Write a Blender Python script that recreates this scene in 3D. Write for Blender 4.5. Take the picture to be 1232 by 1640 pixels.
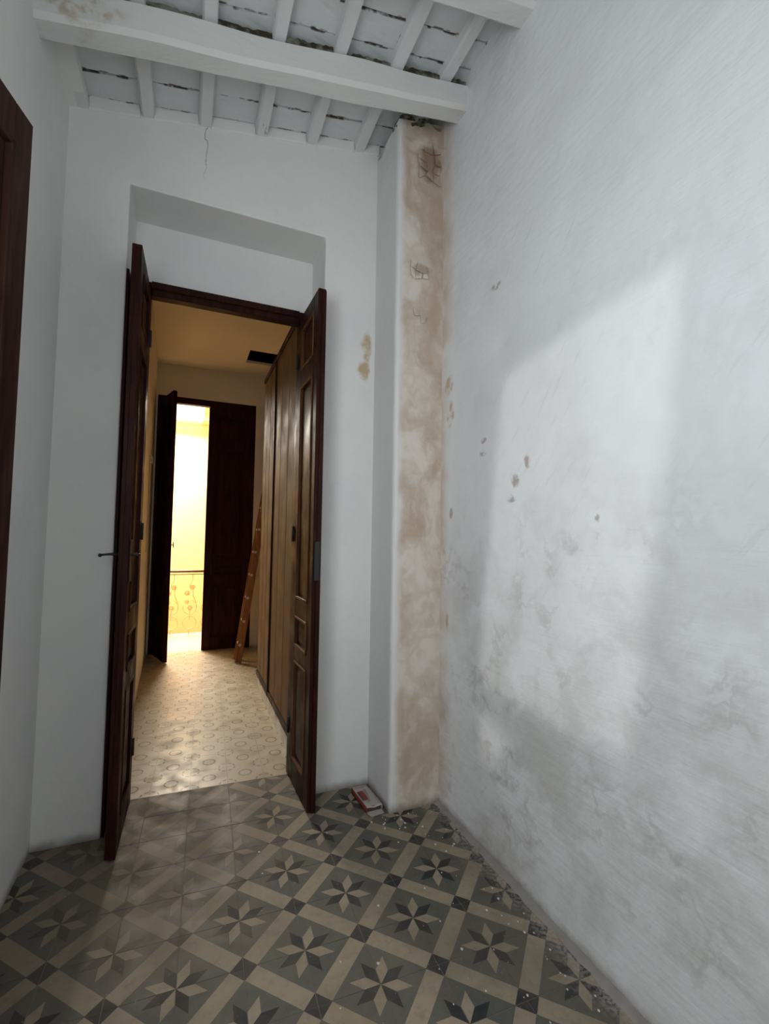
import bpy, bmesh, math, random
from mathutils import Vector, Matrix, noise as mnoise
random.seed(7); V_ = Vector
SC = bpy.context.scene
for o in list(bpy.data.objects): bpy.data.objects.remove(o, do_unlink=True)
COL = SC.collection
R = math.radians

# ------------------------------------------------------------------ camera
F_PX, PITCH, ROLL, YAW, CAM_H = 746.46, .0539, .0151, .3997, 1.4005
Fv = Vector((math.sin(YAW)*math.cos(PITCH), math.cos(YAW)*math.cos(PITCH), math.sin(PITCH)))
Rv = Vector((math.cos(YAW), -math.sin(YAW), 0)); Uv = Rv.cross(Fv)
R2 = Rv*math.cos(ROLL) + Uv*math.sin(ROLL); U2 = -Rv*math.sin(ROLL) + Uv*math.cos(ROLL)
cd = bpy.data.cameras.new('camera'); cam = bpy.data.objects.new('camera', cd); COL.objects.link(cam)
m = Matrix((R2, U2, -Fv)).transposed().to_4x4(); m.translation = (0, 0, CAM_H); cam.matrix_world = m
cd.sensor_fit = 'HORIZONTAL'; cd.sensor_width = 36; cd.lens = 36*F_PX/1232; cd.clip_start = .02
SC.camera = cam

# ------------------------------------------------------------------ world, sun, daylight, exposure
w = bpy.data.worlds.new('sky'); SC.world = w; w.use_nodes = True
bg = w.node_tree.nodes['Background']; bg.inputs[0].default_value = (.93, .97, 1, 1); bg.inputs[1].default_value = 2.0
def sun(name, d, strength, angle, col):
    l = bpy.data.lights.new(name, 'SUN'); l.energy = strength; l.angle = R(angle); l.color = col
    o = bpy.data.objects.new(name, l); COL.objects.link(o)
    o.rotation_euler = Vector(d).to_track_quat('-Z', 'Y').to_euler(); o.location = (-4, -1, 3)
sun('sun', (1.864, .80, -.30), 0.55, 2.0, (1, .985, .96))
def area(name, loc, d, sx, sy, power, col):
    l = bpy.data.lights.new(name, 'AREA'); l.shape = 'RECTANGLE'; l.size = sx; l.size_y = sy; l.energy = power; l.color = col
    o = bpy.data.objects.new(name, l); COL.objects.link(o); o.location = loc
    o.rotation_euler = Vector(d).to_track_quat('-Z', 'Z').to_euler()
area('balcony_daylight', (-.66, .48, 1.98), (1, .65, .06), 1.0, 1.25, 22, (.885, .95, 1))
area('rear_fill', (.70, -1.30, 1.95), (0, 1, 0), .72, 1.2, 8, (.90, .96, 1))  # fill lamp added behind the camera to soften the door leaf's shadow
area('skylight_daylight', (-.35, 8.1, 3.60), (0, -.45, -1), 1.3, 1.2, 340, (1, .925, .80))
vs = SC.view_settings; vs.view_transform = 'Standard'; vs.look = 'None'; vs.gamma = 1; vs.use_curve_mapping = False
vs.exposure = 0.0

# ------------------------------------------------------------------ node helper
class G:
    def __init__(s, name, rough=.8, spec=.3):
        s.m = bpy.data.materials.new(name); s.m.use_nodes = True; s.t = s.m.node_tree
        s.b = s.t.nodes['Principled BSDF']; s.b.inputs['Roughness'].default_value = rough
        s.b.inputs['Specular IOR Level'].default_value = spec
        s.geo = None; s.tc = None
    def n(s, typ, **k):
        x = s.t.nodes.new(typ)
        for a, v in k.items(): setattr(x, a, v)
        return x
    def put(s, inp, v):
        if v is None: return
        if hasattr(v, 'is_output') or isinstance(v, bpy.types.NodeSocket): s.t.links.new(v, inp)
        elif isinstance(v, (tuple, list)) and len(v) == 3 and inp.type == 'RGBA': inp.default_value = (*v, 1)
        else: inp.default_value = v
    def pos(s):
        if not s.geo: s.geo = s.n('ShaderNodeNewGeometry')
        return s.geo.outputs['Position']
    def obj(s):
        if not s.tc: s.tc = s.n('ShaderNodeTexCoord')
        return s.tc.outputs['Object']
    def rnd(s): return s.n('ShaderNodeObjectInfo').outputs['Random']
    def vm(s, op, a, b=None):
        x = s.n('ShaderNodeVectorMath', operation=op); s.put(x.inputs[0], a); s.put(x.inputs[1], b)
        return x.outputs['Value'] if op in ('LENGTH', 'DOT_PRODUCT') else x.outputs[0]
    def ma(s, op, a, b=None, clamp=False):
        x = s.n('ShaderNodeMath', operation=op, use_clamp=clamp); s.put(x.inputs[0], a); s.put(x.inputs[1], b); return x.outputs[0]
    def noise(s, scale, vec=None, detail=4, rough=.55, col=False, dist=0):
        x = s.n('ShaderNodeTexNoise'); s.put(x.inputs['Vector'], vec if vec is not None else s.pos())
        x.inputs['Scale'].default_value = scale; x.inputs['Detail'].default_value = detail
        x.inputs['Roughness'].default_value = rough; x.inputs['Distortion'].default_value = dist
        return x.outputs['Color' if col else 'Fac']
    def voro(s, scale, vec=None, feat='DISTANCE_TO_EDGE'):
        x = s.n('ShaderNodeTexVoronoi', feature=feat); s.put(x.inputs['Vector'], vec if vec is not None else s.pos())
        x.inputs['Scale'].default_value = scale; return x.outputs['Distance']
    def mr(s, v, a, b, c=0., d=1.):
        x = s.n('ShaderNodeMapRange', interpolation_type='SMOOTHSTEP'); s.put(x.inputs[0], v)
        for i, q in enumerate((a, b, c, d)): x.inputs[i+1].default_value = q
        return x.outputs[0]
    def mix(s, f, a, b):
        x = s.n('ShaderNodeMix', data_type='RGBA'); s.put(x.inputs[0], f); s.put(x.inputs[6], a); s.put(x.inputs[7], b); return x.outputs[2]
    def sep(s, v):
        x = s.n('ShaderNodeSeparateXYZ'); s.put(x.inputs[0], v); return x.outputs
    def scale(s, v, sc): return s.vm('MULTIPLY', v, sc)
    def warp(s, amt, scale=6):
        c = s.noise(scale, col=True); d = s.vm('SUBTRACT', c, (.5, .5, .5)); return s.vm('ADD', s.pos(), s.vm('MULTIPLY', d, (amt, amt, amt)))
    def blob(s, p, c, r, soft=.5):
        inv = [0 if q == 0 else 1/q for q in r]
        d = s.vm('LENGTH', s.vm('MULTIPLY', s.vm('SUBTRACT', p, c), inv)); return s.mr(d, 1-soft, 1, 1, 0)
    def mx(s, *a):
        r = a[0]
        for q in a[1:]: r = s.ma('MAXIMUM', r, q)
        return r
    def bump(s, h, strength=.3, dist=.01):
        x = s.n('ShaderNodeBump'); x.inputs['Strength'].default_value = strength; x.inputs['Distance'].default_value = dist
        s.put(x.inputs['Height'], h); s.put(s.b.inputs['Normal'], x.outputs[0])
    def col(s, v): s.put(s.b.inputs['Base Color'], v); return s
    def rough(s, v): s.put(s.b.inputs['Roughness'], v)
MT = {}
def plain(name, col, rough=.6, spec=.4, var=.15, scale=8, metal=0):
    g = G(name, rough, spec); d = tuple(c*(1-var) for c in col)
    g.col(g.mix(g.noise(scale), d, col)); g.b.inputs['Metallic'].default_value = metal
    g.bump(g.noise(scale*6), .1, .003); MT[name] = g.m; return g.m

# limewashed plaster; each wall adds its own stains
WHITE = (.80, .795, .77)
def plaster(name, base=WHITE, grey=(.70, .705, .70), amt=.5, extra=None, bump=.35, streak=0):
    g = G(name, .62 if not streak else .48, .25 if not streak else .4)
    big = g.mr(g.noise(1.6, detail=5), .42, .72); fine = g.noise(9, detail=6, rough=.65)
    c = g.mix(g.ma('MULTIPLY', big, amt), base, grey)
    c = g.mix(g.mr(fine, .55, .75, 0, .12), c, (.52, .52, .5))
    if extra: c = extra(g, c)
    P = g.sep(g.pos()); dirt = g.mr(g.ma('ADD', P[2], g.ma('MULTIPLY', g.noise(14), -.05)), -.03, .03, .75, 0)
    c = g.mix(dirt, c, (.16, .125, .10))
    g.col(c)
    h = g.ma('ADD', g.ma('MULTIPLY', g.noise(3.5, detail=3), 1.6), g.ma('MULTIPLY', g.noise(26, detail=5), .22))
    if streak: h = g.ma('ADD', h, g.ma('MULTIPLY', g.noise(5, g.scale(g.pos(), (1, .7, 9)), 4, .6), streak))
    g.bump(h, bump, .02); MT[name] = g.m; return g.m
def ex_right(g, c):
    wp = g.warp(.22, 7); P = g.sep(g.pos())
    # damp grey smudges low on the wall, deepened to paint in dimmer light there
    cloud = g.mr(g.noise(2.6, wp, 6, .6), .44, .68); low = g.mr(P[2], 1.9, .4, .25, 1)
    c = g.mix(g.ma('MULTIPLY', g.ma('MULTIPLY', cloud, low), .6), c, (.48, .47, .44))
    sm = g.mr(g.noise(7.5, wp, 6, .62), .52, .70); big = g.mr(g.noise(2.1, detail=3), .40, .60)
    zone = g.mr(P[2], 1.75, 1.15); f = g.ma('MULTIPLY', g.ma('MULTIPLY', sm, big), zone)
    c = g.mix(g.ma('MULTIPLY', f, .62), c, (.36, .35, .33))
    curl = g.mr(g.ma('ABSOLUTE', g.ma('SUBTRACT', g.noise(3.6, wp, 4, .6), .5)), .0, .05, 1, 0)
    c = g.mix(g.ma('MULTIPLY', g.ma('MULTIPLY', curl, g.mr(g.noise(3.1, detail=2), .5, .62)), g.ma('MULTIPLY', zone, .38)), c, (.42, .40, .38))
    w2 = g.warp(.05, 18)
    br = None
    for (y, z, ry, rz) in [(1.60, 1.65, .03, .035), (1.62, 1.57, .035, .022), (1.74, 2.57, .05, .018), (1.83, 1.86, .025, .016), (1.83, 1.80, .03, .016), (1.52, 1.72, .022, .035), (1.17, 1.49, .016, .03), (2.12, 1.53, .018, .035)]:
        q = g.blob(w2, (0, y, z), (0, ry, rz), .5); br = q if br is None else g.mx(br, q)
    br = g.ma('MULTIPLY', br, g.mr(g.noise(24, detail=3), .38, .52))
    c = g.mix(g.ma('MULTIPLY', br, .8), c, (.38, .31, .28))
    # ochre seepage by the pillar
    edge = g.ma('ADD', P[1], g.ma('MULTIPLY', g.noise(4, detail=5), .16))
    oc = g.ma('MULTIPLY', g.mr(edge, 2.18, 2.31), g.mr(g.noise(5, wp, 5), .3, .65, .25, 1))
    c = g.mix(g.ma('MULTIPLY', oc, .85), c, (.58, .47, .36))
    rust = g.mx(g.blob(w2, (0, 2.15, 2.22), (0, .05, .07)), g.blob(w2, (0, 2.14, 2.06), (0, .045, .09)), g.blob(w2, (0, 2.19, 1.32), (0, .02, .05)), g.blob(w2, (0, 2.16, .96), (0, .02, .05)))
    c = g.mix(g.ma('MULTIPLY', rust, g.mr(g.noise(16), .4, .6, .1, .8)), c, (.48, .33, .17))
    # diagonal trowel scuffs high up
    sc = g.scale(g.pos(), (1, 1, 1)); r = g.n('ShaderNodeVectorRotate', rotation_type='X_AXIS'); g.put(r.inputs['Vector'], sc); r.inputs['Angle'].default_value = R(52)
    st = g.mr(g.noise(6, g.scale(r.outputs[0], (1, 1, 9)), 3), .58, .72, 0, .22)
    c = g.mix(g.ma('MULTIPLY', st, g.mr(g.noise(1.7), .45, .6)), c, (.50, .51, .52))
    return c
def ex_back(g, c):
    w2 = g.warp(.07, 12)
    s1 = g.mx(g.blob(w2, (.945, 0, 2.52), (.04, 0, .12)), g.blob(w2, (.93, 0, 2.38), (.05, 0, .07)))
    c = g.mix(g.ma('MULTIPLY', s1, g.mr(g.noise(11), .38, .6, .1, .9)), c, (.52, .37, .20))
    # hairline cracks
    P = g.sep(w2)
    cr = g.ma('MULTIPLY', g.mr(g.ma('ABSOLUTE', g.ma('SUBTRACT', P[0], .022)), .0005, .004, 1, 0), g.mr(P[2], 3.20, 3.5))
    c = g.mix(g.ma('MULTIPLY', cr, .8), c, (.12, .11, .10))
    return c
def ex_col(g, c):
    wp = g.warp(.18, 5); P = g.sep(g.pos())
    st = g.mr(g.noise(3.4, g.scale(wp, (1.5, 1.5, .75)), 6, .62), .38, .66)
    front = g.mr(g.ma('ADD', P[0], g.ma('MULTIPLY', g.noise(5), .04)), 1.025, 1.075)
    c = g.mix(g.ma('MULTIPLY', front, .8), c, (.70, .62, .54))
    c = g.mix(g.ma('MULTIPLY', g.ma('MULTIPLY', st, front), .85), c, (.47, .35, .255))
    ring = g.mr(g.ma('ABSOLUTE', g.ma('SUBTRACT', g.noise(4.2, wp, 3), .52)), 0, .09, 1, 0)
    c = g.mix(g.ma('MULTIPLY', g.ma('MULTIPLY', ring, front), .30), c, (.44, .33, .24))
    top = g.mr(P[2], 2.9, 3.45)
    c = g.mix(g.ma('MULTIPLY', g.ma('MULTIPLY', g.ma('MULTIPLY', top, front), g.mr(g.noise(8, wp), .4, .6)), .6), c, (.43, .31, .24))
    bare = g.mx(g.blob(wp, (1.19, 2.23, 3.50), (.075, .3, .11), .5), g.ma('MULTIPLY', g.blob(wp, (1.13, 2.23, 2.86), (.07, .3, .05), .6), .6))
    c = g.mix(g.ma('MULTIPLY', bare, .9), c, (.30, .20, .13))
    return c
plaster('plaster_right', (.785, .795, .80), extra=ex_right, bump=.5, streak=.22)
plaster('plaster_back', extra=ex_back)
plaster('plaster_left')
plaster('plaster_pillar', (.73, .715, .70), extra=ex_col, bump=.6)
plaster('cream_plaster', (.78, .67, .50), (.72, .61, .44), .5, bump=.2)
plaster('cream_ceiling', (.82, .71, .53), (.77, .66, .48), .5, bump=.15)
plain('yellow_paint', (.86, .665, .36), .7, .2, .05, 2)
plain('void_dark', (.012, .011, .010), .9, .1)  # near-black that paints in the darkness above the corridor hatch
plain('mortar', (.30, .26, .21), .9, .1, .4, 20)

# painted timber and clay bricks overhead
def lime(name, base, under, lo, hi, stretch, spots=True):
    g = G(name, .7, .2); v = g.scale(g.obj(), stretch); r = g.rnd()
    vv = g.vm('ADD', v, g.n('ShaderNodeCombineXYZ').outputs[0]); off = g.n('ShaderNodeCombineXYZ'); g.put(off.inputs[0], g.ma('MULTIPLY', r, 37.)); g.put(off.inputs[1], g.ma('MULTIPLY', r, 19.))
    vv = g.vm('ADD', v, off.outputs[0])
    c = g.mix(g.noise(3, vv), tuple(b*.9 for b in base), base)
    wear = g.mr(g.noise(6, vv, 7, .7), lo, hi); c = g.mix(wear, c, under)
    c = g.mix(g.mr(g.noise(2.2, vv, 2), .62, .75, 0, .35), c, (.45, .40, .36))
    if name == 'limed_timber':
        bl = g.blob(g.warp(.16, 9), (-.46, 2.0, 3.40), (.20, .3, .09), .6); c = g.mix(g.ma('MULTIPLY', bl, g.mr(g.noise(16, detail=5), .40, .58, .1, .9)), c, (.45, .36, .26))
        c = g.mix(g.blob(g.warp(.02, 20), (-.53, 2.0, 3.395), (.02, .3, .02), .5), c, (.22, .10, .05))
    if name == 'limed_brick':
        ly = g.ma('ABSOLUTE', g.sep(g.obj())[1]); ed = g.mr(ly, .060, .067)
        c = g.mix(g.ma('MULTIPLY', ed, g.mr(g.noise(14, vv, 4), .48, .58)), c, (.10, .085, .065))
    g.col(c); g.bump(g.ma('ADD', g.noise(4, vv, 5), g.ma('MULTIPLY', g.noise(40, vv), .2)), .5, .012); MT[name] = g.m
lime('limed_timber', (.74, .74, .72), (.34, .25, .18), .665, .75, (.6, 2.2, 2.2))
lime('limed_joist', (.74, .74, .73), (.22, .13, .07), .655, .71, (2.5, .8, 2.5))
lime('limed_brick', (.70, .715, .71), (.26, .22, .17), .70, .80, (1, 1, 1))
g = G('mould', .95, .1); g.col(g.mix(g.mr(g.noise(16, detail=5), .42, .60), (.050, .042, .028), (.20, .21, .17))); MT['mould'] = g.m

# tiles
def tilemat(name, col, rough=.56, dirt=.34):
    g = G(name, rough, .42); P = g.sep(g.pos())
    v = g.rnd(); c = g.mix(g.ma('MULTIPLY', v, .35), col, tuple(q*.72 for q in col))
    c = g.mix(g.mr(g.noise(30, detail=6, rough=.7), .45, .75, 0, .6), c, tuple(q*.55 for q in col))
    film = g.mr(g.noise(3.2, detail=6, rough=.65), .36, .68, .02, dirt+.15)
    # the trodden way between the two doors has lost its colour
    path = g.mr(g.vm('LENGTH', g.vm('MULTIPLY', g.vm('SUBTRACT', g.warp(.5, 3), (-.1, 2.45, 0)), (1/.62, 1/.95, 0))), .45, 1.15, .72, 0)
    c = g.mix(g.mx(film, path), c, (.140, .110, .080))
    c = g.mix(g.mr(g.noise(90, detail=2), .70, .76, 0, .5), c, (.45, .42, .38))
    dust = g.ma('MULTIPLY', g.mr(g.ma('ADD', P[0], g.ma('MULTIPLY', g.noise(7, detail=5), .26)), 1.27, 1.44), g.mr(g.noise(70, detail=4), .42, .56, .1, .9))
    c = g.mix(dust, c, (.36, .33, .30))
    g.col(c); g.rough(g.mr(g.noise(6, detail=3), .3, .7, rough-.06, rough+.16))
    g.bump(g.noise(60, detail=4), .06, .003); MT[name] = g.m
tilemat('tile_ground', (.100, .099, .084)); tilemat('tile_beige', (.33, .268, .19)); tilemat('tile_black', (.018, .020, .023), dirt=.2)
def ctile(name, col, rough):
    g = G(name, rough, .45); c = g.mix(g.ma('MULTIPLY', g.rnd(), .3), col, tuple(q*.85 for q in col))
    c = g.mix(g.mr(g.noise(6, detail=6), .45, .75, 0, .35), c, (.42, .33, .23)); g.col(c)
    g.rough(g.mr(g.noise(9), .3, .7, rough-.08, rough+.2)); g.bump(g.noise(12), .1, .004); MT[name] = g.m
ctile('tile_cream', (.52, .43, .31), .36); ctile('tile_print', (.20, .155, .10), .4)
plain('grout', (.24, .21, .17), .95, .1, .4, 25)
ctile('tile_white', (.72, .69, .62), .3)
plain('stone_landing', (.74, .66, .50), .5, .3, .08)
plain('dust', (.36, .33, .30), .95, .1, .4, 18)
plain('chip_white', (.66, .64, .60), .9, .1)

# wood
def wood(name, light, dark, rough=.38, sx=(9, 9, .8), coat=0., spec=.10):
    g = G(name, rough, spec); r = g.rnd(); off = g.n('ShaderNodeCombineXYZ')
    for i in range(3): g.put(off.inputs[i], g.ma('MULTIPLY', r, 11.+7*i))
    v = g.vm('ADD', g.scale(g.obj(), sx), off.outputs[0])
    gr = g.noise(4, v, 6, .6, dist=.8); fi = g.noise(22, v, 3)
    c = g.mix(g.mr(gr, .32, .7), dark, light); c = g.mix(g.mr(fi, .5, .8, 0, .5), c, dark)
    g.col(c); g.rough(g.mr(g.noise(5), .3, .7, rough-.08, rough+.15)); g.b.inputs['Coat Weight'].default_value = coat; g.b.inputs['Coat Roughness'].default_value = .3
    g.bump(fi, .08, .003); MT[name] = g.m
wood('mahogany', (.040, .011, .008), (.016, .005, .004), .45)
wood('mahogany_pale', (.16, .07, .03), (.07, .028, .012), .45)
wood('door_panel', (.048, .013, .007), (.020, .006, .004), .42)
wood('oxblood', (.045, .008, .009), (.022, .004, .005), .5, coat=0)
wood('brown_leaf', (.050, .022, .015), (.020, .008, .007), .5)
wood('laminate', (.24, .142, .066), (.20, .115, .052), .62, (5, 5, .3), 0, .12)
wood('trim_dark', (.05, .022, .011), (.025, .011, .006), .5)
wood('ladder_pine', (.36, .16, .06), (.22, .085, .03), .5, coat=0)
plain('iron', (.018, .017, .017), .5, .4, .3, 40)
plain('glare_iron', (.80, .58, .32), .6, .3, .2, 30)  # iron tinted tan to paint in the glare of the bright stairwell
plain('brass_old', (.25, .19, .10), .45, .5, .3, 30, .7)
plain('handrail', (.10, .035, .025), .35, .5)
plain('card_white', (.46, .41, .39), .8, .1, .15, 30)
plain('card_red', (.27, .05, .045), .7, .2, .2, 30)
plain('card_inside', (.10, .075, .06), .9, .1)
plain('cloth', (.5, .5, .48), .9, .1)
plain('switch_white', (.62, .52, .38), .5, .3)
g = G('glass_frosted', .25, .4); g.b.inputs['Transmission Weight'].default_value = 1; g.col((.98, .98, .98)); MT['glass_frosted'] = g.m

# ------------------------------------------------------------------ mesh helpers
def new(): return bmesh.new()
def box(bm, x0, x1, y0, y1, z0, z1, mi=0):
    v = [bm.verts.new((x, y, z)) for z in (z0, z1) for y in (y0, y1) for x in (x0, x1)]
    for q in ((0,2,3,1), (4,5,7,6), (0,1,5,4), (1,3,7,5), (3,2,6,7), (2,0,4,6)):
        f = bm.faces.new([v[i] for i in q]); f.material_index = mi
    return v
def prism(bm, pts, h, axis=2, base=0., mi=0):
    def P(a, b, c): return {2: (a, b, c), 1: (a, c, b), 0: (c, a, b)}[axis]
    lo = [bm.verts.new(P(a, b, base)) for a, b in pts]; hi = [bm.verts.new(P(a, b, base+h)) for a, b in pts]; n = len(pts)
    fs = [bm.faces.new(lo[::-1]), bm.faces.new(hi)]
    for i in range(n): fs.append(bm.faces.new((lo[i], lo[(i+1) % n], hi[(i+1) % n], hi[i])))
    for f in fs: f.material_index = mi
def tube(bm, pts, r, seg=8, closed=False, mi=0):
    pts = [Vector(p) for p in pts]; n = len(pts); rings = []; up = None
    for i, p in enumerate(pts):
        if closed: t = pts[(i+1) % n]-pts[i-1]
        else: t = pts[min(i+1, n-1)]-pts[max(i-1, 0)]
        t.normalize()
        if up is None: up = t.orthogonal().normalized()
        up = (up-t*up.dot(t)).normalized(); b = t.cross(up)
        rr = r[i] if isinstance(r, (list, tuple)) else r
        rings.append([bm.verts.new(p+(up*math.cos(2*math.pi*k/seg)+b*math.sin(2*math.pi*k/seg))*rr) for k in range(seg)])
    for i in range(n if closed else n-1):
        a, c = rings[i], rings[(i+1) % n]
        for k in range(seg):
            f = bm.faces.new((a[k], a[(k+1) % seg], c[(k+1) % seg], c[k])); f.smooth = True; f.material_index = mi
    if not closed:
        bm.faces.new(rings[0][::-1]); bm.faces.new(rings[-1])
def link(name, me, parent=None, loc=(0,0,0), rot=(0,0,0)):
    o = bpy.data.objects.new(name, me); COL.objects.link(o); o.location = loc; o.rotation_euler = rot
    if parent: o.parent = parent
    return o
def mesh(name, bm, mats, bevel=0, seg=2):
    bmesh.ops.recalc_face_normals(bm, faces=bm.faces)
    if bevel: bmesh.ops.bevel(bm, geom=bm.edges[:], offset=bevel, segments=seg, affect='EDGES', profile=.5)
    me = bpy.data.meshes.new(name); bm.to_mesh(me); bm.free()
    for q in ([mats] if isinstance(mats, str) else mats): me.materials.append(MT[q])
    return me
def obj(name, bm, mats, parent=None, loc=(0,0,0), rot=(0,0,0), bevel=0, seg=2): return link(name, mesh(name, bm, mats, bevel, seg), parent, loc, rot)
def tag(o, label=None, cat=None, group=None, kind=None):
    if label: o['label'] = label
    if cat: o['category'] = cat
    if group: o['group'] = group
    if kind: o['kind'] = kind
    return o
def struct(o, label, cat): return tag(o, label, cat, None, 'structure')
def empty(name, loc=(0,0,0), rz=0):
    o = bpy.data.objects.new(name, None); COL.objects.link(o); o.location = loc; o.rotation_euler = (0,0,rz); o.empty_display_size = .1; return o
def rough_up(bm, amp, scale, axes=(1,1,1), seed=0):
    for v in bm.verts:
        q = v.co*scale+Vector((seed, seed*1.7, 3))
        v.co += Vector((mnoise.noise(q)*axes[0], mnoise.noise(q+Vector((9,0,0)))*axes[1], mnoise.noise(q+Vector((0,9,0)))*axes[2]))*amp
def grid_face(bm, fn, nu, nv, smooth=True):
    vs_ = [[bm.verts.new(fn(i/nu, j/nv)) for j in range(nv+1)] for i in range(nu+1)]
    for i in range(nu):
        for j in range(nv):
            f = bm.faces.new((vs_[i][j], vs_[i+1][j], vs_[i+1][j+1], vs_[i][j+1])); f.smooth = smooth
    return vs_

# ------------------------------------------------------------------ room dimensions
D, L, RW, YB = 2.543, -.587, 1.277, -1.25          # back wall, left wall, right wall, wall behind the camera
N1, N2, NZ, ND = -.3187, .6801, 3.128, 2.86        # door niche
C1, CY = .9945, 2.230                              # pillar
TOP = 4.15
zj = lambda x: 3.545+.19*x                         # underside of the joists

# walls
bm = new(); box(bm, RW, RW+.25, YB-.2, D+.02, -.05, TOP)
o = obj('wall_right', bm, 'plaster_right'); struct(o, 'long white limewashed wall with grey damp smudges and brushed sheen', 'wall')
bm = new()
box(bm, L-.3, L, 1.07, D+.02, -.05, TOP); box(bm, L-.3, L, YB-.2, -.12, -.05, TOP); box(bm, L-.3, L, -.12, 1.07, 2.64, TOP)
o = obj('wall_left', bm, 'plaster_left'); struct(o, 'shaded white plaster wall behind the ajar brown door leaf', 'wall')
bm = new(); prism(bm, [(L-.3, -.05), (N1, -.05), (N1, NZ), (N2, NZ), (N2, -.05), (RW+.25, -.05), (RW+.25, TOP), (L-.3, TOP)], ND+.06-D, axis=1, base=D)
box(bm, N1-.01, N2+.01, ND-.02, ND+.05, 2.77, NZ+.01)
o = obj('wall_back', bm, 'plaster_back'); struct(o, 'white plaster wall with deep recess around the double door', 'wall')
md = o.modifiers.new('soft', 'BEVEL'); md.width = .006; md.segments = 2; md.limit_method = 'ANGLE'
bm = new(); RX0, RX1, RZ0, RZ1 = .30, 1.10, 1.3, 2.6
for b in ((L-.3, RX0, -.05, TOP), (RX1, RW+.25, -.05, TOP), (RX0, RX1, -.05, RZ0), (RX0, RX1, RZ1, TOP)): box(bm, b[0], b[1], YB-.2, YB, b[2], b[3])
o = obj('wall_rear', bm, 'plaster_left'); struct(o, 'plain white plaster wall closing the near end of the room', 'wall')
WN = empty('added_window', (RX0, YB-.15, RZ0)); struct(WN, 'added unseen window opening around the rear fill lamp', 'window')  # window added to house the fill lamp behind the camera
for x0, x1, z0, z1 in ((0, .03, 0, RZ1-RZ0), (RX1-RX0-.03, RX1-RX0, 0, RZ1-RZ0), (.03, RX1-RX0-.03, 0, .03), (.03, RX1-RX0-.03, RZ1-RZ0-.03, RZ1-RZ0)):
    bm = new(); box(bm, x0, x1, 0, .05, z0, z1); obj('frame', bm, 'brown_leaf', WN)
# pillar in the corner, its top crumbling
bm = new()
def pf(y0): return lambda u, v: (C1+(RW-C1+.004)*u, y0, -.02+v*(3.70+.05*mnoise.noise(Vector((u*6, y0, 1.3)))+.02*mnoise.noise(Vector((u*19, 0, 5)))+.06*u+.02))
grid_face(bm, pf(CY), 14, 60)
grid_face(bm, lambda u, v: (C1, CY+(D-CY+.01)*u, -.02+v*(3.72-.03*u+.05*mnoise.noise(Vector((0, u*7, 2))))), 10, 60)
grid_face(bm, lambda u, v: (C1+(RW-C1+.004)*u, CY+(D-CY+.01)*v, 3.70+.06*u), 2, 2)
bmesh.ops.remove_doubles(bm, verts=bm.verts, dist=.004)
for v in bm.verts:
    if v.co.x > C1+.004 and abs(v.co.y-CY) < .01: v.co.y += .006*mnoise.noise(v.co*4)+.003*mnoise.noise(v.co*13)
PIL = obj('wall_pillar', bm, 'plaster_pillar'); struct(PIL, 'corner pillar with brown damp stains and cracked flaking plaster', 'pillar')
plain('flake', (.60, .49, .40), .85, .15, .25, 14)
def crack_plates(x0, z0, cols, rows, cell, lift, skip):
    rs = random.Random(int(z0*100)); P_ = {}
    for a in range(cols+1):
        for b in range(rows+1): P_[a, b] = (x0+cell*(a+rs.uniform(-.32, .32)), z0+cell*1.15*(b+rs.uniform(-.32, .32)))
    for a in range(cols):
        for b in range(rows):
            if rs.random() < skip: continue
            q = [P_[a, b], P_[a+1, b], P_[a+1, b+1], P_[a, b+1]]; cx = sum(p[0] for p in q)/4; cz = sum(p[1] for p in q)/4; sh = rs.uniform(.86, .97)
            bm = new(); prism(bm, [((p[0]-cx)*sh, (p[1]-cz)*sh) for p in q], .004, axis=1, base=-.002)
            obj('plaster_flake', bm, 'plaster_pillar', PIL, (cx, CY-.005-lift*rs.random(), cz), (R(rs.uniform(-14, 8)*lift*100), 0, R(rs.uniform(-9, 9)*lift*100)))
crack_plates(1.115, 3.40, 3, 4, .046, .010, .1)
crack_plates(1.07, 2.82, 3, 2, .036, .006, .3)
crack_plates(1.10, 2.57, 2, 2, .032, .004, .4)
bm = new()
for i in range(26):
    x = random.uniform(C1+.02, RW-.02); z = zj(x)-random.uniform(.0, .07); y = random.uniform(CY+.02, CY+.09); s = random.uniform(.018, .04)
    bmesh.ops.create_icosphere(bm, subdivisions=1, radius=s, matrix=Matrix.Translation((x, y, z)) @ Matrix.Diagonal((1.4, 1, .8, 1)))
rough_up(bm, .012, 30)
o = obj('rubble', bm, 'mould', PIL); tag(o, 'dark crumbling rubble above the pillar', kind='stuff')

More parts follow.
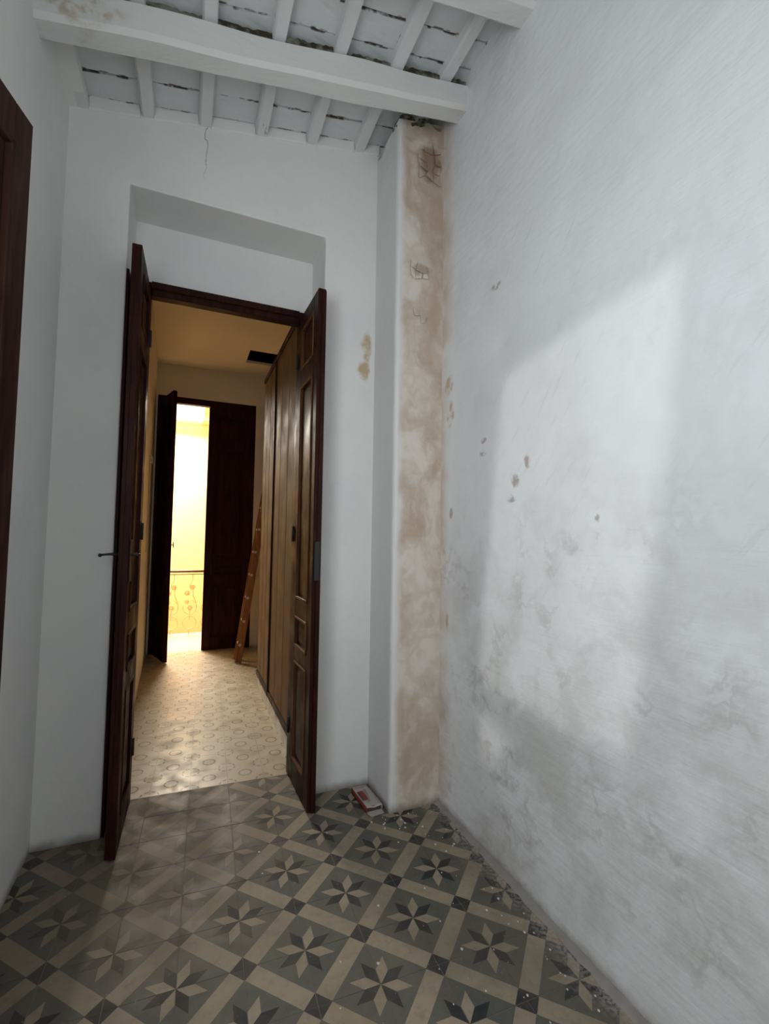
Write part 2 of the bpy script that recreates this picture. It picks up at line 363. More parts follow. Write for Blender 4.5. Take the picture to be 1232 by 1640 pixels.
# ------------------------------------------------------------------ ceiling: bricks on joists on beams
bm = new(); prism(bm, [(L-.3, zj(L-.3)+.10), (RW+.25, zj(RW+.25)+.10), (RW+.25, zj(RW+.25)+.2), (L-.3, zj(L-.3)+.2)], D-YB+.6, axis=1, base=YB-.2)
CEIL = obj('ceiling', bm, 'mould'); struct(CEIL, 'sloping limewashed ceiling of thin bricks on joists and beams', 'ceiling')
JX = [-.54, -.258, .012, .30, .58, .87, 1.148]; SL = math.atan(.19)
def joist_mesh(seed):
    bm = new(); hw, hh, y0, y1, n = .031, .034, -1.3, 2.60, 60
    rings = []
    for i in range(n+1):
        y = y0+(y1-y0)*i/n; q = Vector((seed*3.1, y*3, 0)); dx = .006*mnoise.noise(q); wv = 1+.16*mnoise.noise(q+Vector((5,0,0))); dz = .006*mnoise.noise(q+Vector((0,0,7)))
        prof = [(-hw*wv, hh), (-hw*wv, -hh*.6), (-hw*wv*.8, -hh+dz), (hw*wv*.8, -hh+dz), (hw*wv, -hh*.6), (hw*wv, hh)]
        rings.append([bm.verts.new((a+dx, y, b)) for a, b in prof])
    for a, b in zip(rings, rings[1:]):
        for k in range(6): bm.faces.new((a[k], a[(k+1) % 6], b[(k+1) % 6], b[k]))
    bm.faces.new(rings[0]); bm.faces.new(rings[-1][::-1])
    return mesh('joist', bm, 'limed_joist')
for i, x in enumerate(JX): link('joist', joist_mesh(i), CEIL, (x, 0, zj(x)+.034), (0, -SL, 0))
bm = new(); box(bm, -.139, .139, -.0705, .0705, 0, .022)
BR = [mesh('brick', b, 'limed_brick', .002, 1) for b in [bm]]
for k in range(3):
    bm = new(); box(bm, -.139, .139, -.0690, .0690, 0, .022); bmesh.ops.subdivide_edges(bm, edges=bm.edges[:], cuts=5, use_grid_fill=True); rough_up(bm, .006, 22, (.4, 1, .8), k*5.); BR.append(mesh('brick', bm, 'limed_brick'))
xs = [-.54-.284+.001]+JX+[1.148+.284]
for i in range(len(xs)-1):
    xa = max(xs[i], L-.05) if i == 0 else xs[i]; xc = (xs[i]+xs[i+1])/2
    for j in range(-1, 13):
        y = 2.532+.0715-.1435*j
        link('brick', BR[random.randint(1, 3)], CEIL, (xc, y+random.uniform(-.002, .002), zj(xc)+.050+random.uniform(-.003, .003)), (random.uniform(-.012, .012), -SL+random.uniform(-.008, .008), random.uniform(-.006, .006)))
def beam(y0, y1, seed):
    bm = new(); n = 80; rings = []
    for i in range(n+1):
        x = L-.08+(RW-L+.16)*i/n; t = Vector((x*2.2, seed, 0)); a = .010*mnoise.noise(t); b = .012*mnoise.noise(t+Vector((0, 0, 4))); c = .012*mnoise.noise(t+Vector((0,4,0)))
        big = .022*max(0, 1-abs(x+.05)/.4)
        zt, zb = zj(x)-.002+b*.4, zj(x)-.142+c
        e = .013
        prof = [(y0+a+.03, zt), (y0+a-big*.3, zt-e), (y0+a, zb+e*1.4), (y0+a+e*1.2, zb), (y1-e, zb+.002), (y1, zb+e), (y1, zt)]
        rings.append([bm.verts.new((x, p[0], p[1])) for p in prof])
    for r0, r1 in zip(rings, rings[1:]):
        for k in range(7):
            f = bm.faces.new((r0[k], r0[(k+1) % 7], r1[(k+1) % 7], r1[k]))
    bm.faces.new(rings[0]); bm.faces.new(rings[-1][::-1])
    return obj('beam', bm, 'limed_timber', CEIL)
tag(beam(1.985, 2.095, 0), 'wavy whitewashed beam crossing in front of the back wall'); tag(beam(1.46, 1.575, 6), 'nearer whitewashed beam cut off by the top of the picture')
# mouldy gap above the far beam
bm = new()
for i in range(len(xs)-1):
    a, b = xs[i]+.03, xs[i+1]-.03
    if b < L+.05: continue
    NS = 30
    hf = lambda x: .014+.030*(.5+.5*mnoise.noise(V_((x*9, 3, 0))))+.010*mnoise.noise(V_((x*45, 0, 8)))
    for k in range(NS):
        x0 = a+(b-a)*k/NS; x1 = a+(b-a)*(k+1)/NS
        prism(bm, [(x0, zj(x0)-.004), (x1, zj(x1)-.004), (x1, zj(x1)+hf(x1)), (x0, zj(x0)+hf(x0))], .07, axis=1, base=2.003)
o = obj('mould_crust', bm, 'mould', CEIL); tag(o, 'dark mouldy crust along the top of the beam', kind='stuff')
# plaster bedding at the back wall, between the joists
bm = new()
for i in range(len(xs)-1):
    a, b = max(xs[i]+.03, L), min(xs[i+1]-.03, C1+.01)
    if b-a < .03: continue
    prism(bm, [(a, zj(a)-.01), (b, zj(b)-.01), (b, zj(b)+.06), (a, zj(a)+.06)], .02, axis=1, base=D-.012)
obj('bedding', bm, 'plaster_back', CEIL, bevel=.006)
bm = new(); a, b = L-.01, -.512; prism(bm, [(a, zj(a)-.004), (b, zj(b)-.004), (b, zj(b)+.06), (a, zj(a)+.06)], D-YB, axis=1, base=YB); obj('plaster_fill', bm, 'plaster_back', CEIL)

# ------------------------------------------------------------------ floor of the room
T0 = Vector((.817, 1.6056, 0)); TR = -.0372; TS = .2
ct, st_ = math.cos(TR), math.sin(TR)
lat = lambda i, j: Vector((T0.x+TS*(ct*i-st_*j), T0.y+TS*(st_*i+ct*j), 0))
bm = new(); box(bm, L-.02, RW+.02, YB-.02, D+.02, -.06, -.0011)
box(bm, N1, N2, D+.02, ND-.02, -.06, -.0011)
FLOOR = obj('floor', bm, 'grout'); struct(FLOOR, 'worn cement tile floor with eight-pointed stars and beige bands', 'floor')
def tile_bm():
    bm = new(); e = .0012; box(bm, e, TS-e, e, TS-e, -.018, 0, 0); Z = .00025
    def poly(pts, mi):
        f = bm.faces.new([bm.verts.new((min(max(x, e), TS-e), min(max(y, e), TS-e), Z)) for x, y in pts]); f.material_index = mi
    s = .0541
    for (ox, oy, a0) in ((0, 0, 0), (TS, TS, 180)):
        for k, mi in ((0, 2), (45, 1)):
            a, b, c = R(a0+k), R(a0+k+22.5), R(a0+k+45); l = 2*s*math.cos(R(22.5))
            poly([(ox, oy), (ox+s*math.cos(a), oy+s*math.sin(a)), (ox+l*math.cos(b), oy+l*math.sin(b)), (ox+s*math.cos(c), oy+s*math.sin(c))], mi)
    q = .043
    poly([(TS, 0), (TS, q), (TS-q, 0)], 2); poly([(0, TS), (0, TS-q), (q, TS)], 2)
    poly([(TS-q, 0), (TS, q), (q, TS), (0, TS-q)], 1)
    return bm
TM = ['tile_ground', 'tile_beige', 'tile_black']
def fixn(bm):
    for f in bm.faces:
        f.normal_update()
    return bm
def to_mesh(bm, name, mats):
    me = bpy.data.meshes.new(name); bm.to_mesh(me); bm.free()
    for q in mats: me.materials.append(MT[q])
    return me
TILE = to_mesh(tile_bm(), 'tile', TM)
def place_tile(name, base_me, mk, mats, i, j, planes, parent, spin):
    c0 = lat(i, j); cor = [lat(i+a, j+b) for a in (0, 1) for b in (0, 1)]
    if any(all((q-p).dot(n) > -.004 for q in cor) for p, n in planes): return
    rz = TR; loc = c0.copy()
    if spin: loc = lat(i+1, j); rz = TR+math.pi/2
    hit = [pl for pl in planes if any((q-pl[0]).dot(pl[1]) > 0 for q in cor)]
    rot = (random.gauss(0, .0012), random.gauss(0, .0012), rz); loc.z = random.uniform(-.0003, .0003)
    if hit:
        bm = mk(); M = Matrix.Translation(loc) @ Matrix.Rotation(rz, 4, 'Z'); Mi = M.inverted()
        for p, n in hit:
            bmesh.ops.bisect_plane(bm, geom=bm.verts[:]+bm.edges[:]+bm.faces[:], plane_co=Mi @ p, plane_no=Mi.to_3x3() @ n, clear_outer=True)
        if not bm.faces: bm.free(); return
        me = to_mesh(bm, name, mats)
    else: me = base_me
    link(name, me, parent, loc, rot)
V = Vector
room_pl = [(V((L, 0, 0)), V((-1, 0, 0))), (V((RW, 0, 0)), V((1, 0, 0))), (V((0, YB, 0)), V((0, -1, 0)))]
niche_pl = [(V((N1, 0, 0)), V((-1, 0, 0))), (V((N2, 0, 0)), V((1, 0, 0)))]
for j in range(-15, 6):
    for i in range(-9, 6):
        cy = lat(i+.5, j+.5).y
        pl = list(room_pl)
        ys = [lat(i+a, j+b).y for a in (0, 1) for b in (0, 1)]
        cx = lat(i+.5, j+.5).x
        if max(ys) > D-.001:
            if min(ys) > D-.02 or N1-.02 < cx < N2+.02: pl += niche_pl
            else: pl.append((V((0, D, 0)), V((0, 1, 0))))
        place_tile('tile', TILE, tile_bm, TM, i, j, pl, FLOOR, (i+j) % 2 != 0)

# ------------------------------------------------------------------ corridor
CX0, CX1, CE, CZ = -.30, .92, 6.10, 3.45
bm = new(); prism(bm, [(N1-.1, ND-.05), (CX1+.02, ND-.05), (CX1+.02, CE+.02), (-.45, CE+.02)], .0588, base=-.06)
CF = obj('floor_corridor', bm, 'grout'); struct(CF, 'corridor floor of cream tiles printed with brown rings', 'floor')
def ring_tile():
    bm = new(); e = .0006; box(bm, e, TS-e, e, TS-e, -.018, 0, 0); Z = .00025
    def arc(cx, cy, r, a0, a1, w_):
        p = []
        for rr in (r-w_, r+w_): p.append((cx+rr*math.cos(R(a0)), cy+rr*math.sin(R(a0)))); p.append((cx+rr*math.cos(R(a1)), cy+rr*math.sin(R(a1))))
        p = [(min(max(x, e), TS-e), min(max(y, e), TS-e), Z) for x, y in (p[0], p[1], p[3], p[2])]
        f = bm.faces.new([bm.verts.new(q) for q in p][::-1]); f.material_index = 1
        f.normal_update()
        if f.normal.z < 0: f.normal_flip()
    for k in range(8): arc(TS/2, TS/2, .036, k*45+2, k*45+43, .0042)
    for cx, cy, a in ((0, 0, 0), (TS, 0, 90), (TS, TS, 180), (0, TS, 270)):
        for k in (8, 53): arc(cx, cy, .047, a+k, a+k+29, .0042)
    return bm
RT = to_mesh(ring_tile(), 'tile', ['tile_cream', 'tile_print'])
lw = V((-.40-CX0, CE-ND, 0)); ln = V((-lw.y, lw.x, 0)).normalized()
cor_pl = [(V((CX0, ND, 0)), ln), (V((CX1, 0, 0)), V((1, 0, 0))), (V((0, CE+.01, 0)), V((0, 1, 0)))]
for j in range(6, 24):
    for i in range(-8, 3): place_tile('tile', RT, ring_tile, ['tile_cream', 'tile_print'], i, j, cor_pl, CF, False)
bm = new(); prism(bm, [(CX0, ND+.06), (-.40, CE+.2), (-.6, CE+.2), (-.5, ND+.06)], CZ+.3, base=-.05)
struct(obj('wall_corridor_left', bm, 'cream_plaster'), 'narrow cream wall on the left of the corridor', 'wall')
bm = new(); box(bm, CX1, CX1+.2, ND+.06, CE+.2, -.05, CZ+.3)
struct(obj('wall_corridor_right', bm, 'cream_plaster'), 'cream corridor wall behind the built-in wardrobe and ladder', 'wall')
bm = new(); FX0, FX1, FZ = -.375, .765, 3.06
box(bm, -.6, FX0, CE, CE+.16, -.05, CZ+.3); box(bm, FX1, CX1+.2, CE, CE+.16, -.05, CZ+.3); box(bm, FX0, FX1, CE, CE+.16, FZ, CZ+.3)
struct(obj('wall_corridor_end', bm, 'cream_plaster'), 'cream end wall of the corridor above the far door', 'wall')
bm = new(); HX0, HX1, HY0, HY1 = .575, .89, 5.26, 5.66
for b in ((-.6, HX0, ND+.06, CE+.1), (HX1, CX1+.1, ND+.06, CE+.1), (HX0, HX1, ND+.06, HY0), (HX0, HX1, HY1, CE+.1)): box(bm, *b, CZ, CZ+.12)
CC = obj('ceiling_corridor', bm, 'cream_ceiling'); struct(CC, 'cream corridor ceiling with a small dark hatch', 'ceiling')
bm = new(); box(bm, HX0+.002, HX1-.002, HY0+.002, HY1-.002, CZ+.03, CZ+.6)
bmesh.ops.delete(bm, geom=[f for f in bm.faces if f.calc_center_median().z < CZ+.04], context='FACES')
tag(obj('hatch_void', bm, 'void_dark', CC), 'black open hatch in the ceiling')

# doors ------------------------------------------------------------------
def leaf(parent, width, height, th, panels, mats, loc, rz, swing=1, stile=.085):
    """hinge at local x=0, free edge at x=width; panels = [(z0, z1)]; third material = mouldings on the swing side"""
    frame_m, panel_m, ledge_m = mats
    bm = new(); h = th/2
    box(bm, 0, stile, -h, h, 0, height); box(bm, width-stile, width, -h, h, 0, height)
    zs = [0]+[q for p in panels for q in p]+[height]
    for a, b in zip(zs[::2], zs[1::2]): box(bm, stile, width-stile, -h, h, a, b)
    # rebated closing strip on the free edge
    box(bm, width, width+.010, -h*.15, h, 0, height-.012)
    o = obj('leaf', bm, frame_m, parent, loc, (0, 0, rz))
    md = o.modifiers.new('soft', 'BEVEL'); md.width = .003; md.segments = 1; md.limit_method = 'ANGLE'
    for (a, b) in panels:
        bm = new(); x0, x1 = stile, width-stile; f = .03
        for s in (-1, 1):
            o0, i0 = s*h*.25, s*h*.7
            v0 = [bm.verts.new((x, o0, z)) for x, z in ((x0, a), (x1, a), (x1, b), (x0, b))]
            v1 = [bm.verts.new((x, i0, z)) for x, z in ((x0+f*1.6, a+f*1.6), (x1-f*1.6, a+f*1.6), (x1-f*1.6, b-f*1.6), (x0+f*1.6, b-f*1.6))]
            bm.faces.new(v1)
            for k in range(4): bm.faces.new((v0[k], v0[(k+1) % 4], v1[(k+1) % 4], v1[k]))
        obj('panel', bm, panel_m, o)
        for s in (-1, 1):
            bm = new()
            w_, d0 = .016, s*h*1.22
            for (X0, X1, Z0, Z1) in ((x0, x1, a, a+w_), (x0, x1, b-w_, b), (x0, x0+w_, a, b), (x1-w_, x1, a, b)):
                box(bm, X0, X1, min(s*h*.3, d0), max(s*h*.3, d0), Z0, Z1)
            obj('moulding', bm, ledge_m if s == swing else frame_m, o, bevel=.003, seg=1)
    return o
DR = empty('door_1', (0, ND-.06, 0)); struct(DR, 'dark mahogany double door opening into the tiled room', 'door')
bm = new()   # frame: two posts, a head, and the linings of the recess
y0, y1 = -.015, .045
box(bm, -.30, -.226, y0, y1, 0, 2.775); box(bm, .590, .665, y0, y1, 0, 2.775); box(bm, -.226, .590, y0, y1, 2.70, 2.775)
obj('frame', bm, 'mahogany', DR, bevel=.004, seg=1)
bm = new(); box(bm, -.226, .590, y0-.012, y0, 2.735, 2.775); obj('head_moulding', bm, 'mahogany', DR, bevel=.004, seg=1)
for x0, x1 in ((N1+.001, N1+.012), (N2-.012, N2-.001)):
    bm = new(); box(bm, x0, x1, D-(ND-.06)+.004, -.016, 0, 2.70); obj('lining', bm, 'oxblood', DR)
PAN = [(.13, .68), (.76, .93), (1.03, 2.27), (2.37, 2.62)]
LL = leaf(DR, .452, 2.71, .042, PAN, ('mahogany', 'door_panel', 'mahogany'), (-.247, -.005, .012), R(-91.0), 1)
RL = leaf(DR, .430, 2.71, .042, PAN, ('mahogany', 'door_panel', 'mahogany_pale'), (.611, -.005, .012), R(-88.6), -1)  # paler mouldings on one face of the right leaf
# lever handle: spindle through the leaf, knobbed lever outside, short grip inside
bm = new(); tube(bm, [(.40, -.022, 0), (.405, -.055, .002), (.408, -.078, 0), (.41, -.094, -.002)], [.009, .006, .005, .006], 10)
bmesh.ops.create_uvsphere(bm, u_segments=10, v_segments=6, radius=.0085, matrix=Matrix.Translation((.41, -.096, -.003)))
tube(bm, [(.40, .02, 0), (.40, .05, 0)], .006, 8); tube(bm, [(.40, .048, 0), (.34, .052, -.004), (.325, .05, -.006)], .006, 8)
obj('handle', bm, 'iron', LL, (0, 0, 1.293))
bm = new(); box(bm, .36, .44, .021, .025, 1.17, 1.36); obj('lock_plate', bm, 'iron', LL, bevel=.002, seg=1)
bm = new(); box(bm, .428, .4415, -.014, .014, 1.16, 1.36); obj('lock_plate', bm, 'iron', RL, bevel=.001, seg=1)
for z in (.28, 1.4, 2.45):
    for lf in (LL, RL):
        s = 1 if lf is LL else -1
        bm = new(); tube(bm, [(-.004, s*.024, z-.045), (-.004, s*.024, z+.045)], .008, 8); obj('hinge', bm, 'iron', lf)

FD = empty('door_2', (0, CE+.03, 0)); struct(FD, 'dark oxblood double door half open at the corridor end', 'door')
bm = new(); box(bm, FX0+.001, FX0+.045, -.03, .05, 0, FZ-.001); box(bm, FX1-.045, FX1-.001, -.03, .05, 0, FZ-.001); box(bm, FX0+.045, FX1-.045, -.03, .05, 2.985, FZ-.001)
obj('frame', bm, 'oxblood', FD, bevel=.004, seg=1)
PAN2 = [(.14, .78), (.90, 1.0), (1.1, 2.45), (2.56, 2.86)]
leaf(FD, .505, 2.981, .04, PAN2, ('oxblood', 'oxblood', 'oxblood'), (.718, -.01, .003), R(180.0), 1)
FL = leaf(FD, .50, 2.99, .04, PAN2, ('oxblood', 'oxblood', 'oxblood'), (-.325, -.02, .01), R(-72.5), 1)
bm = new(); tube(bm, [(.44, .02, 0), (.44, .06, 0)], .006, 8); tube(bm, [(.44, .058, .03), (.44, .06, -.03)], .006, 8)
obj('handle', bm, 'brass_old', FL, (0, 0, 1.27))

BD = empty('door_3', (-.578, 1.075, 0)); struct(BD, 'brown balcony door leaf swung back against the left wall', 'door')
leaf(BD, .49, 2.53, .045, [(.13, .70), (.80, .98), (1.08, 2.42)], ('brown_leaf', 'brown_leaf', 'brown_leaf'), (0, 0, .01), R(90-14), 1, stile=.075)
bm = new(); box(bm, -.12, -.06, -1.194, -1.17, 0, 2.639); box(bm, -.12, -.06, -.03, -.006, 0, 2.639); box(bm, -.12, -.06, -1.17, -.03, 2.615, 2.639)
obj('frame', bm, 'brown_leaf', BD)
# added unseen cloths in the balcony opening, cut to shape the slanted sun patch
def mask_cloth(name, poly, label):
    bm = new(); prism(bm, poly, .012, axis=0, base=-.86 if name == 'sun_mask' else -.845)
    return tag(obj(name, bm, 'cloth'), label, 'sun_mask')
mask_cloth('sun_mask', [(-.115, .02), (.22, .02), (.142, 1.03), (-.070, 2.62), (-.115, 2.62)], 'added unseen curtain on the near side of the balcony door')
mask_cloth('sun_mask', [(1.065, .02), (1.065, 2.62), (.74, 2.62), (.771, 2.45), (.908, 1.463), (.995, .765), (1.03, .02)], 'added unseen curtain on the far side of the balcony door')
mask_cloth('head_mask', [(-.115, 2.572), (.80, 2.461), (.80, 2.635), (-.115, 2.635)], 'added unseen slanting valance at the head of the balcony door')
HP = [(.677, .884), (.587, 1.10), (.395, 1.024), (.471, .85)]  # added unseen slab outside; its hole shapes the small low sun spot
bm = new()
for a, b, c, e in ((HP[3], HP[2], (-1.2, 1.19), (-1.2, -.05)), (HP[1], HP[0], (1.6, -.05), (1.6, 1.19)), (HP[2], HP[1], (1.6, 1.19), (-1.2, 1.19)), (HP[0], HP[3], (-1.2, -.05), (1.6, -.05))): prism(bm, [a, b, c, e], .06, axis=0, base=-1.66)
tag(obj('sun_mask_slab', bm, 'plaster_left'), 'added unseen parapet outside the balcony door', 'mask_slab')

# wardrobe -----------------------------------------------------------------
WX, WY0, WY1, WZ0, WZ1 = .63, 2.97, 4.42, .14, 2.86
W = empty('wardrobe', (WX, WY0, 0)); tag(W, 'tall built-in wardrobe with tan laminate doors along the corridor', 'wardrobe')
Lw = WY1-WY0
bm = new(); box(bm, .022, CX1-WX-.002, 0, Lw, WZ0, WZ1); obj('carcass', bm, 'trim_dark', W)
bm = new()
for k in range(36): box(bm, .012, .03, Lw*k/36+.002, Lw*(k+1)/36-.002, 0, WZ0-.004)
obj('plinth', bm, 'tile_white', W, bevel=.0015, seg=1)
seams = [0, .28, .56, .805, .845, 1.08, 1.27, Lw]
for a, b in zip(seams, seams[1:]):
    if b-a < .1:
        bm = new(); box(bm, -.012, .022, a, b, WZ0, WZ1); obj('divider', bm, 'trim_dark', W, bevel=.003, seg=1); continue
    bm = new(); box(bm, 0, .02, a+.007, b-.007, WZ0+.05, WZ1-.045); obj('door', bm, 'laminate', W, bevel=.002, seg=1)
for a, b in ((0, .805), (.845, Lw)):
    for z0, z1 in ((WZ0, WZ0+.042), (WZ1-.04, WZ1)):
        bm = new(); box(bm, -.010, .022, a, b, z0, z1); obj('edge_trim', bm, 'trim_dark', W, bevel=.003, seg=1)

# ladder -------------------------------------------------------------------
LD = empty('ladder', (.56, 5.38, 0)); tag(LD, 'reddish pine ladder leaning against the wall past the wardrobe', 'ladder')
lean = math.atan2(.135, 1); ll = 2.15
tilt = Matrix.Rotation(lean, 4, 'Y')
for y in (0, .15):
    bm = new(); box(bm, -.035, .035, y-.012, y+.012, .006, ll); bmesh.ops.transform(bm, matrix=tilt, verts=bm.verts); obj('rail', bm, 'ladder_pine', LD, bevel=.004, seg=2)
for k in range(8):
    bm = new(); z = .20+.255*k; tube(bm, [(-.014, -.020, z), (-.014, .170, z)], .016, 8); bmesh.ops.transform(bm, matrix=tilt, verts=bm.verts); obj('rung', bm, 'switch_white', LD)

# switch box on the corridor wall
JB = empty('junction_box', (-.368, 5.02, 2.12)); tag(JB, 'small cream junction box on the left corridor wall', 'box')
bm = new(); box(bm, 0, .035, -.04, .04, -.035, .035); obj('case', bm, 'switch_white', JB, bevel=.005)
bm = new(); tube(bm, [(.008, 0, -.034), (.010, .004, -.4), (.006, 0, -.9)], .005, 6); obj('cable', bm, 'switch_white', JB)

# ------------------------------------------------------------------ stairwell beyond
SX0, SX1, SY0, SY1, SZ = -1.1, .19, 7.0, 8.985, 3.38
bm = new(); box(bm, -1.5, 1.5, CE+.16, 7.25, -.2, 0); box(bm, FX0, FX1, CE+.02, CE+.16, -.06, -.001)
struct(obj('floor_landing', bm, 'stone_landing'), 'sunlit pale landing floor before the railing', 'floor')
bm = new(); box(bm, -1.5, 1.5, 9.0, 9.15, -3, SZ+.02); struct(obj('wall_stairwell_far', bm, 'yellow_paint'), 'bright yellow stairwell wall behind the railing', 'wall')
for nm, x0, x1, lb in (('wall_stairwell_left', -1.65, -1.5, 'yellow side wall on the left of the stairwell'), ('wall_stairwell_right', 1.5, 1.65, 'yellow side wall on the right of the stairwell')):
    bm = new(); box(bm, x0, x1, CE, 9.15, -3, SZ+.02); struct(obj(nm, bm, 'yellow_paint'), lb, 'wall')
bm = new(); box(bm, -1.5, -.6, CE, CE+.16, -3, CZ+.3); box(bm, CX1+.2, 1.5, CE, CE+.16, -3, CZ+.3); box(bm, -1.5, 1.5, CE, CE+.16, -3, -.2); box(bm, -1.5, 1.5, 6.8, 9.0, -3.1, -3)
struct(obj('wall_stairwell_near', bm, 'yellow_paint'), 'yellow stairwell wall around the corridor door', 'wall')
bm = new()
for b in ((-1.5, SX0, CE+.16, 9.0), (SX1, 1.5, CE+.16, 9.0), (SX0, SX1, CE+.16, SY0), (SX0, SX1, SY1, 9.0)): box(bm, *b, SZ, SZ+.025)
struct(obj('ceiling_stairwell', bm, 'yellow_paint'), 'stairwell ceiling around the white skylight', 'ceiling')
SK = empty('window_1', (SX0, SY0, SZ+.026)); struct(SK, 'blazing white skylight over the stairwell', 'skylight')
bm = new(); sx, sy = SX1-SX0, SY1-SY0
for b in ((-.03, .0, 0, sy), (sx, sx+.03, 0, sy), (-.03, sx+.03, -.03, 0), (-.03, sx+.03, sy, sy+.012)): box(bm, *b, 0, .02)
obj('frame', bm, 'switch_white', SK)

RLG = empty('railing', (0, 7.15, 0)); tag(RLG, 'wrought iron stair railing with ring and flower balusters', 'railing')
bm = new(); tube(bm, [(-1.49, 0, .878), (1.49, 0, .878)], .017, 10); obj('handrail', bm, 'handrail', RLG)
bm = new(); box(bm, -1.49, 1.49, -.008, .008, .832, .842); obj('lower_rail', bm, 'iron', RLG)
def ring_pts(cx, cz, r, a0=0, a1=360, n=20): return [(cx+r*math.cos(R(a0+(a1-a0)*k/n)), 0, cz+r*math.sin(R(a0+(a1-a0)*k/n))) for k in range(n+1)]
def parts():
    out = []
    bm = new(); tube(bm, [(.035, 0, .835), (.035, 0, .76), (.025, 0, .725), (.01, 0, .71), (0, 0, .68), (0, 0, .65)], .006, 6); out.append(('baluster', mesh('baluster', bm, 'glare_iron')))
    for nm, pts, r in (('tendril', [(.04, 0, .64), (.05, 0, .53), (.085, 0, .45), (.098, 0, .38)], .006), ('tendril', [(.09, 0, .43), (.05, 0, .46), (.025, 0, .485)], .005), ('stem', [(.01, 0, .38), (.008, 0, .20)], .007), ('spike', [(.004, 0, .080), (.004, 0, .0)], [.018, .005])):
        bm = new(); tube(bm, pts, r, 6); out.append((nm, mesh(nm, bm, 'glare_iron')))
    for cz, a0, a1 in ((.37, -200, 20), (.165, 0, 360)):
        bm = new(); tube(bm, ring_pts(.008, cz, .088, a0, a1)[:-1] if a1-a0 == 360 else ring_pts(.008, cz, .088, a0, a1), .0065, 6, closed=(a1-a0 == 360)); out.append(('ring', mesh('ring', bm, 'glare_iron')))
    for cx, cz, r in ((.035, .655, .036), (-.03, .575, .036), (-.03, .45, .028), (.01, .37, .036)):
        bm = new()
        for k in range(6):
            a = k*math.pi/3; bmesh.ops.create_uvsphere(bm, u_segments=8, v_segments=5, radius=r*.5, matrix=Matrix.Translation((cx+r*.6*math.cos(a), 0, cz+r*.6*math.sin(a))) @ Matrix.Diagonal((1, .4, 1, 1)))
        bmesh.ops.create_uvsphere(bm, u_segments=8, v_segments=5, radius=r*.45, matrix=Matrix.Translation((cx, -.006, cz)))
        out.append(('flower', mesh('flower', bm, 'glare_iron')))
    return out
BP = parts()
for k in range(-6, 7):
    b = link('baluster', BP[0][1], RLG, (.062+.238*k-.0 if True else 0, 0, 0))
    if abs(b.location.x) > 1.42: bpy.data.objects.remove(b); continue
    for nm, me in BP[1:]: link(nm, me, b)

# ------------------------------------------------------------------ carton, dust and chips on the floor
CB = empty('carton', (.925, 2.375, .001), R(3)); tag(CB, 'crushed white and red carton lying beside the pillar', 'carton')
bw, bl, bh = .042, .105, .030
bm = new()
grid_face(bm, lambda u, v: (-bw+2*bw*u, -bl+2*bl*v, bh-.004*math.sin(u*3.1)+.003*mnoise.noise(V((u*3, v*5, 0)))), 6, 10)
grid_face(bm, lambda u, v: (bw+.003*math.sin(v*7), -bl+2*bl*v, bh*u), 2, 10); grid_face(bm, lambda u, v: (-bw+2*bw*u, bl, bh*v), 4, 2); grid_face(bm, lambda u, v: (-bw+2*bw*u, -bl+2*bl*v, .0005), 2, 2)
o = obj('body', bm, 'card_white', CB); md = o.modifiers.new('card', 'SOLIDIFY'); md.thickness = .0012
bm = new(); grid_face(bm, lambda u, v: (-bw-.0015, -bl+2*bl*v, bh*u), 2, 6); o = obj('side_panel', bm, 'card_red', CB); md = o.modifiers.new('card', 'SOLIDIFY'); md.thickness = .0012
tag(o, 'red printed side of the carton')
bm = new(); prism(bm, [(-.030, -.035), (-.004, -.035), (-.004, .05), (-.030, .05)], .0015, base=bh+.001); tag(obj('print', bm, 'card_red', CB), 'red printed block on the lid')
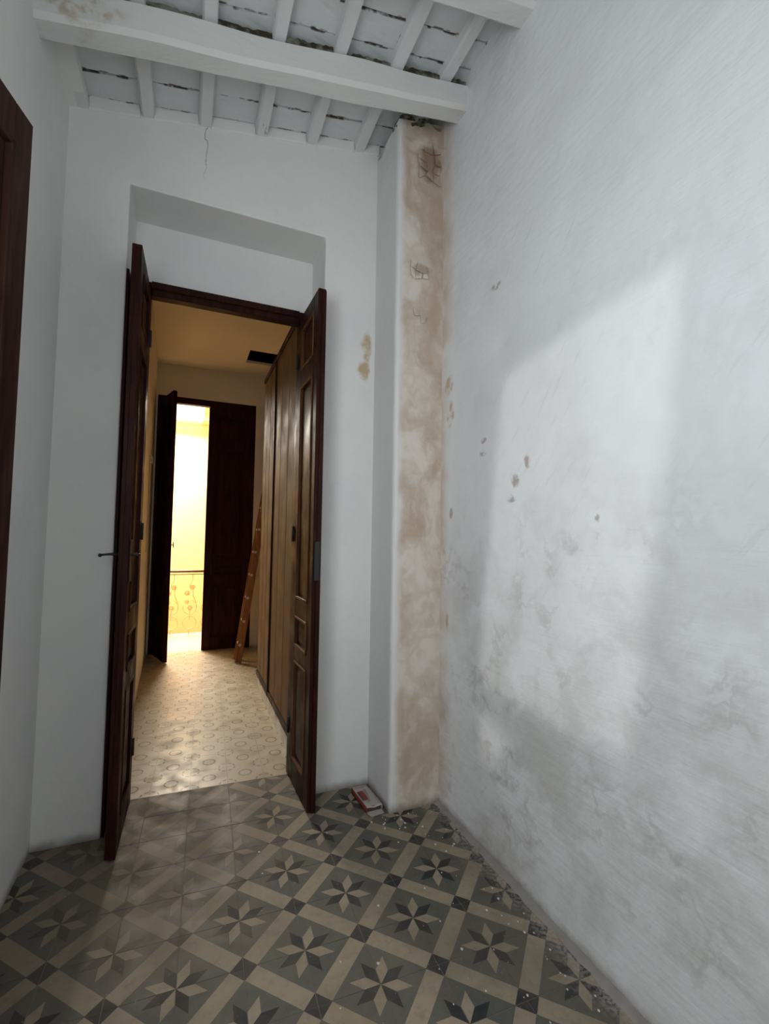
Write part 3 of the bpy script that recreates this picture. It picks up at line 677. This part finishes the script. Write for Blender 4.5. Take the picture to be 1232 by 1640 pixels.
bm = new(); prism(bm, [(-.037, -.04), (-.031, -.04), (-.031, .048), (-.037, .048)], .0012, base=bh+.001); obj('print', bm, 'card_inside', CB)
bm = new(); prism(bm, [(-.012, -.05), (.0, -.05), (.018, .06), (.006, .06)], .001, base=bh+.0012); obj('print', bm, 'dust', CB)
bm = new(); prism(bm, [(-bw, -bl), (bw, -bl+.004), (bw-.004, -bl-.03), (-bw+.006, -bl-.034)], .0014, base=.002); obj('flap', bm, 'card_white', CB)
bm = new(); box(bm, -bw+.002, bw-.002, -bl+.012, -bl+.016, .002, bh-.004); obj('interior', bm, 'card_inside', CB)

bm = new(); n = 120; rows = []
for i in range(n+1):
    y = .2+(CY-.2-.002)*i/n; a = .030+.022*mnoise.noise(V((y*5, 0, 0)))+.010*mnoise.noise(V((y*23, 0, 2))); h = .014+.008*mnoise.noise(V((y*8, 4, 0)))
    rows.append([bm.verts.new(q) for q in ((RW-a, y, -.002), (RW-a*.45, y, h*.55), (RW-.0005, y, max(h, .004)), (RW-.0005, y, -.002))])
for a, b in zip(rows, rows[1:]):
    for k in range(4): bm.faces.new((a[k], a[(k+1) % 4], b[(k+1) % 4], b[k]))
bm.faces.new(rows[0]); bm.faces.new(rows[-1][::-1])
tag(obj('dust_ridge', bm, 'dust'), 'ridge of pale mortar dust along the foot of the right wall', 'dust', None, 'stuff')
bm = new()
for k in range(90):
    if k < 55: x, y = RW-abs(random.gauss(0, .14))-.02, random.uniform(1.0, 2.2)
    elif k < 70: x, y = random.gauss(1.0, .06), random.gauss(2.17, .03)
    else: x, y = random.uniform(.3, 1.2), random.uniform(1.0, 2.2)
    if x > RW-.065 or (x > C1 and y > CY-.01): continue
    s = random.uniform(.0015, .0055)
    bmesh.ops.create_icosphere(bm, subdivisions=1, radius=s, matrix=Matrix.Translation((x, y, s*.5)) @ Matrix.Diagonal((1, 1.3, .6, 1)))
tag(obj('plaster_crumbs', bm, 'chip_white'), 'white plaster crumbs scattered over the star tiles', 'crumbs', None, 'stuff')
